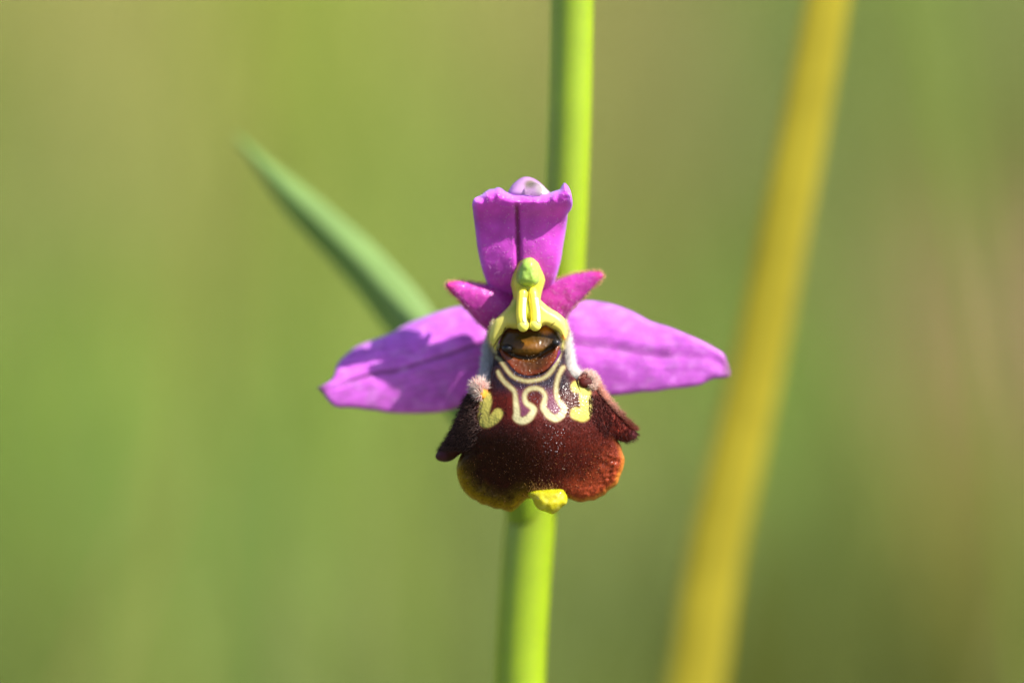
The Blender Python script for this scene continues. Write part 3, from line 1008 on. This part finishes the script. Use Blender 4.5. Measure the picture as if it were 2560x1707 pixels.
# left hump: a radiating pale brush
NH = 620
k = sample(humpL_d, lambda x, y, d: (d < 22) & ~((x > 1206) & (y > 975)), NH)
c2 = humpL_d['V'][k] - np.array((1204, 985)); c2 /= np.linalg.norm(c2, axis=1, keepdims=True) + 1e-6
dv = np.array([1, 0, 0]) * c2[:, :1] - np.array(UP) * c2[:, 1:] + humpL_d['nrm'][k] * 0.55 + rng.normal(size=(NH, 3)) * 0.2
cc = lin((250, 236, 226)) * rng.uniform(0.75, 1.0, (NH, 1)) * np.where(rng.random((NH, 1)) < 0.3, np.array([[1, .72, .72]]), 1)
hairs('bristles', humpL_d['pos'][k], dv, rng.uniform(6, 17, NH) * PX, 0.6 * PX, cc, M_hair, lip)
# right hump and shoulder
k = sample(humpR_d, lambda x, y, d: (d < 14) & ((x > 1468) | (y < 936)), NH)
c2 = humpR_d['V'][k] - np.array((1455, 962)); c2 /= np.linalg.norm(c2, axis=1, keepdims=True) + 1e-6
dv = np.array([1, 0, 0]) * c2[:, :1] - np.array(UP) * c2[:, 1:] + humpR_d['nrm'][k] * 0.3 + rng.normal(size=(NH, 3)) * 0.2
cc = lin((248, 220, 206)) * rng.uniform(0.7, 1.0, (NH, 1))
hairs('bristles', humpR_d['pos'][k], dv, rng.uniform(7, 16, NH) * PX, 0.6 * PX, cc, M_hair, lip)
# outer edge of the right lobe: pinkish fur above, dark red below
fy = lambda ol: (ol[:, 0] > 1450) & (ol[:, 1] < 1075)
k = sample(lobeR_d, lambda x, y, d: (d < 9) & (x > 1440 + (y - 940) * 0.95) & (y < 1075), 1300)
yy = lobeR_d['V'][k][:, 1]
dv = bias(lobeR_d, k, (0.8, 0.35), 0.25, 0.8, 0.25)
cc = mixc(np.tile(lin((246, 190, 168)), (len(k), 1)), lin((140, 66, 50)), smooth01(yy, 985, 1060)) * rng.uniform(0.6, 1.05, (len(k), 1))
hairs('fur', lobeR_d['pos'][k], dv, rng.uniform(10, 22, len(k)) * PX, 0.7 * PX, cc, M_hair, lobeR)
k = sample(lobeR_d, lambda x, y, d: (y > 985) & (x > 1470), 1500)
hairs('fur', lobeR_d['pos'][k], bias(lobeR_d, k, (0.7, 0.7), 0.2, 0.5, 0.25), rng.uniform(6, 14, len(k)) * PX, 0.6 * PX,
      lin((80, 24, 20)) * rng.uniform(0.4, 1.5, (len(k), 1)), M_hair, lobeR)
# left lobe: dark fur combed down and out
k = sample(lobeL_d, lambda x, y, d: (y > 985) & (x < 1190 + 9 * rng.normal(size=len(x))) & (y < 1125), 2600)
hairs('fur', lobeL_d['pos'][k], bias(lobeL_d, k, (-0.75, 0.55), 0.25, 0.6, 0.25), rng.uniform(7, 15, len(k)) * PX, 0.55 * PX,
      lin((112, 80, 74)) * rng.uniform(0.08, 1.3, (len(k), 1)), M_hair, lobeL)
# pale fur along both sides of the throat, rooted on narrow fleshy edges
edges_ = ((1, [(1402, 842), (1412, 840), (1418, 880), (1424, 915), (1440, 938), (1470, 948), (1455, 962), (1425, 970), (1410, 950), (1404, 900)], lin((252, 248, 244)), 4200),
          (-1, [(1238, 842), (1230, 842), (1220, 880), (1215, 920), (1210, 960), (1226, 974), (1238, 900)], lin((236, 236, 242)), 3400))  # left fur coloured greyer to stand for its shade
for sx, pts, dcol, n in edges_:
    te, te_d = shape('throat_edge', pts, 2.2, lambda x, y: -2.1 + 0.6 * smooth01(y, 900, 960), 9, 0.15, 0.6, lambda x, y, d: np.tile(lin((170, 160, 158)), (len(x), 1)), M_fleshlip, lip, relax=3)
    k = sample(te_d, (lambda x, y, d: (x > 1402 + np.maximum(0, y - 920) * 0.9)) if sx > 0 else (lambda x, y, d: (x < 1236)), n)
    dv = bias(te_d, k, (sx * 0.8, -0.25), 0.35, 0.3, 0.45)
    hairs('throat_fur', te_d['pos'][k], dv, rng.uniform(10, 29, n) * PX, 0.55 * PX, dcol * rng.uniform(0.85, 1.0, (n, 1)), M_hair, te)
# golden fur above the appendage
k = sample(lip_d, lambda x, y, d: (np.hypot((x - 1358) / 1.8, y - 1226) < 14 + 9 * rng.normal(size=len(x))) & (y < 1236), 320)
hairs('golden_fur', lip_d['pos'][k], bias(lip_d, k, (0.05, 0.9), 0.3, 0.4, 0.25), rng.uniform(4, 11, len(k)) * PX, 0.45 * PX,
      lin((214, 164, 84)) * rng.uniform(0.3, 1.0, (len(k), 1)), M_hair, lip)
# velvet of the lip, bare on the pale markings
k = sample(lip_d, lambda x, y, d: (d > 3) & ((y > 1045) | (x < 1270) | (x > 1390)), 15000)
vx, vy = lip_d['V'][k, 0], lip_d['V'][k, 1]
under = lip_color(vx, vy, lip_d['dist'][k])
ok = (under.max(1) < 0.12) | ((vy > 1080) & (rng.random(len(k)) < 0.6))
k, under = k[ok], under[ok]
hairs('velvet', lip_d['pos'][k], bias(lip_d, k, (0, 0.6), 0.2, 0.8, 0.3), rng.uniform(2.0, 5.0, len(k)) * PX, 0.5 * PX,
      (under * 0.6 + lin((60, 18, 13)) * 0.4) * rng.uniform(0.3, 1.8, (len(k), 1)), M_velvet, lip)
# painted glints: short blunt papillae coloured pale to imitate sun sparkle
def glint_papillae(dat, parent, n, colr, sel, rmin=0.6, rmax=1.3):
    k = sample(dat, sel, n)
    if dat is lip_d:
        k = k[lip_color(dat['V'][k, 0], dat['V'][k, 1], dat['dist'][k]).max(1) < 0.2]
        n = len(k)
    hairs('glint_papillae', dat['pos'][k], dat['nrm'][k] + rng.normal(size=(n, 3)) * 0.45, rng.uniform(1.5, 3.0, n) * PX, rng.uniform(rmin, rmax, n) * PX,
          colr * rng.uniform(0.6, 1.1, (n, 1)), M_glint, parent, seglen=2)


sel_in = lambda x, y, d: d > 3
glint_papillae(lip_d, lip, 420, lin((170, 112, 102)), lambda x, y, d: (d > 4) & (np.hypot((x - 1375) / 1.3, y - 1100) < 95 + 30 * rng.normal(size=len(x))))
glint_papillae(lip_d, lip, 170, lin((160, 150, 166)), lambda x, y, d: (d > 3) & (y < 1010) & (np.abs(x - 1330) < 48))
glint_papillae(lip_d, lip, 350, lin((196, 130, 76)), lambda x, y, d: (d > 3) & (y > 1130))
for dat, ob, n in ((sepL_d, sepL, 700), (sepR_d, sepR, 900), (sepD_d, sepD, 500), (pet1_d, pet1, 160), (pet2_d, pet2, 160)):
    glint_papillae(dat, ob, n, lin((250, 190, 240)), sel_in)
glint_papillae(lip_d, lip, 40, lin((226, 214, 222)), lambda x, y, d: (np.hypot((x - 1380) / 0.7, y - 1095) < 28 + 18 * rng.normal(size=len(x))), 0.9, 1.7)
glint_papillae(field_d, fieldo, 50, lin((230, 200, 170)), lambda x, y, d: (d > 3) & (y > ridge_y(x) - 6))
# faint fuzz on the hood's rim
fringe(hood_d, lambda ol: ((ol[:, 0] > 1395) | (ol[:, 0] < 1245)) & (ol[:, 1] > 800), 900, 4, 9, 0.5, lin((236, 226, 190)), column)

# recurved pale tip of the dorsal sepal, standing up behind the rolled lip
tip_out = ZD([(830, 470), (850, 400), (930, 270), (1040, 170), (1140, 115), (1260, 105), (1400, 150), (1530, 240), (1640, 350), (1730, 460), (1600, 560), (1300, 600), (1000, 570)])


def tip_col(x, y, dist):
    c = np.tile(lin((206, 160, 206)), (len(x), 1))
    c = mixc(c, lin((106, 104, 56)), 0.85 * smooth01(np.hypot((x - 1326) / 1.3, y - 461), 17, 5))
    c = mixc(c, lin((246, 240, 216)), 0.8 * smooth01(np.hypot((x - 1358) / 1.2, y - 473), 22, 6))  # white patch painted as the bright refraction of the drop
    c = mixc(c, lin((200, 130, 220)), 0.6 * smooth01(dist, 6, 1) + 0.3 * smooth01(x, 1310, 1280))
    return c


M_tip = material('pale_sepal_tip', rough=0.3, spec=0.5, trans=0.35, var=(1500, 0.06))
shape('sepal_tip', tip_out, 2.2, lambda x, y: -1.3 + 0.5 * smooth01(y, 440, 490), 26, 0.7, 0.3, tip_col, M_tip, sepD, relax=8)

# ------------------------------------------------------------------ dew drop caught behind the rolled sepal lip
dc = W(1334, 478, -0.2)
R0 = 22 * PX
vs_, fs = [], []
SEG = 32
for j in range(SEG // 2 + 1):
    th = math.pi * j / (SEG // 2)
    for i in range(SEG):
        ph = 2 * math.pi * i / SEG
        vs_.append((R0 * 1.02 * math.sin(th) * math.cos(ph), R0 * 0.85 * math.sin(th) * math.sin(ph), R0 * 0.98 * math.cos(th)))
for j in range(SEG // 2):
    for i in range(SEG):
        a = j * SEG + i; b = j * SEG + (i + 1) % SEG
        fs.append((a, a + SEG, b + SEG, b))
mw = bpy.data.materials.new('water')
mw.use_nodes = True
pb = mw.node_tree.nodes['Principled BSDF']
pb.inputs['Base Color'].default_value = (1, 1, 1, 1)
pb.inputs['Transmission Weight'].default_value = 1.0
pb.inputs['Roughness'].default_value = 0.02
pb.inputs['IOR'].default_value = 1.33
drop = link_mesh('dew_drop', vs_, fs, mw)
drop.location = Vector(dc)
tag(drop, 'clear round dew drop caught on the rolled tip of the upright purple sepal', 'dew drop')

# ------------------------------------------------------------------ straw coloured stalk
st = spline([(2100, -180, -25), (2069, 0, -26), (2009, 326, -28), (1955, 599, -30), (1906, 853, -32), (1846, 1125, -34), (1786, 1397, -36), (1745, 1670, -38), (1700, 1950, -40)], 40)
spath = [W(*p) for p in st]
last = np.array(spath[-1]); dirn = last - np.array(spath[-6]); dirn /= np.linalg.norm(dirn)
sfoot = last + dirn * (last[2] / -dirn[2]) * 1.0
sfoot = np.array((last[0] - 0.012, last[1] + 0.02, 0.0))
top0 = np.array(spath[0]); tdir = np.array(spath[0]) - np.array(spath[5]); tdir /= np.linalg.norm(tdir)
headp = [top0 + tdir * 0.06 * (1 - t) for t in np.linspace(0, 1, 12)][:-1]
spath = headp + spath
for k in range(1, 16):
    t = k / 15
    spath.append(last * (1 - t) + (sfoot + np.array((0, 0, -0.003))) * t)
srad = np.interp(np.linspace(0, 1, len(spath)), [0, 0.25, 0.6, 1], [0.0011, 0.00155, 0.0019, 0.0021])
tv, tf = tube_mesh(np.array(spath), srad * 1.06, 24, True, 0.22)
stalk = link_mesh('grass_stalk', tv - sfoot, tf, M_straw, None, np.tile(lin((200, 186, 62)), (len(tv), 1)))
stalk.location = sfoot
tag(stalk, 'blurred yellow grass stalk leaning behind the orchid', 'grass stalk')
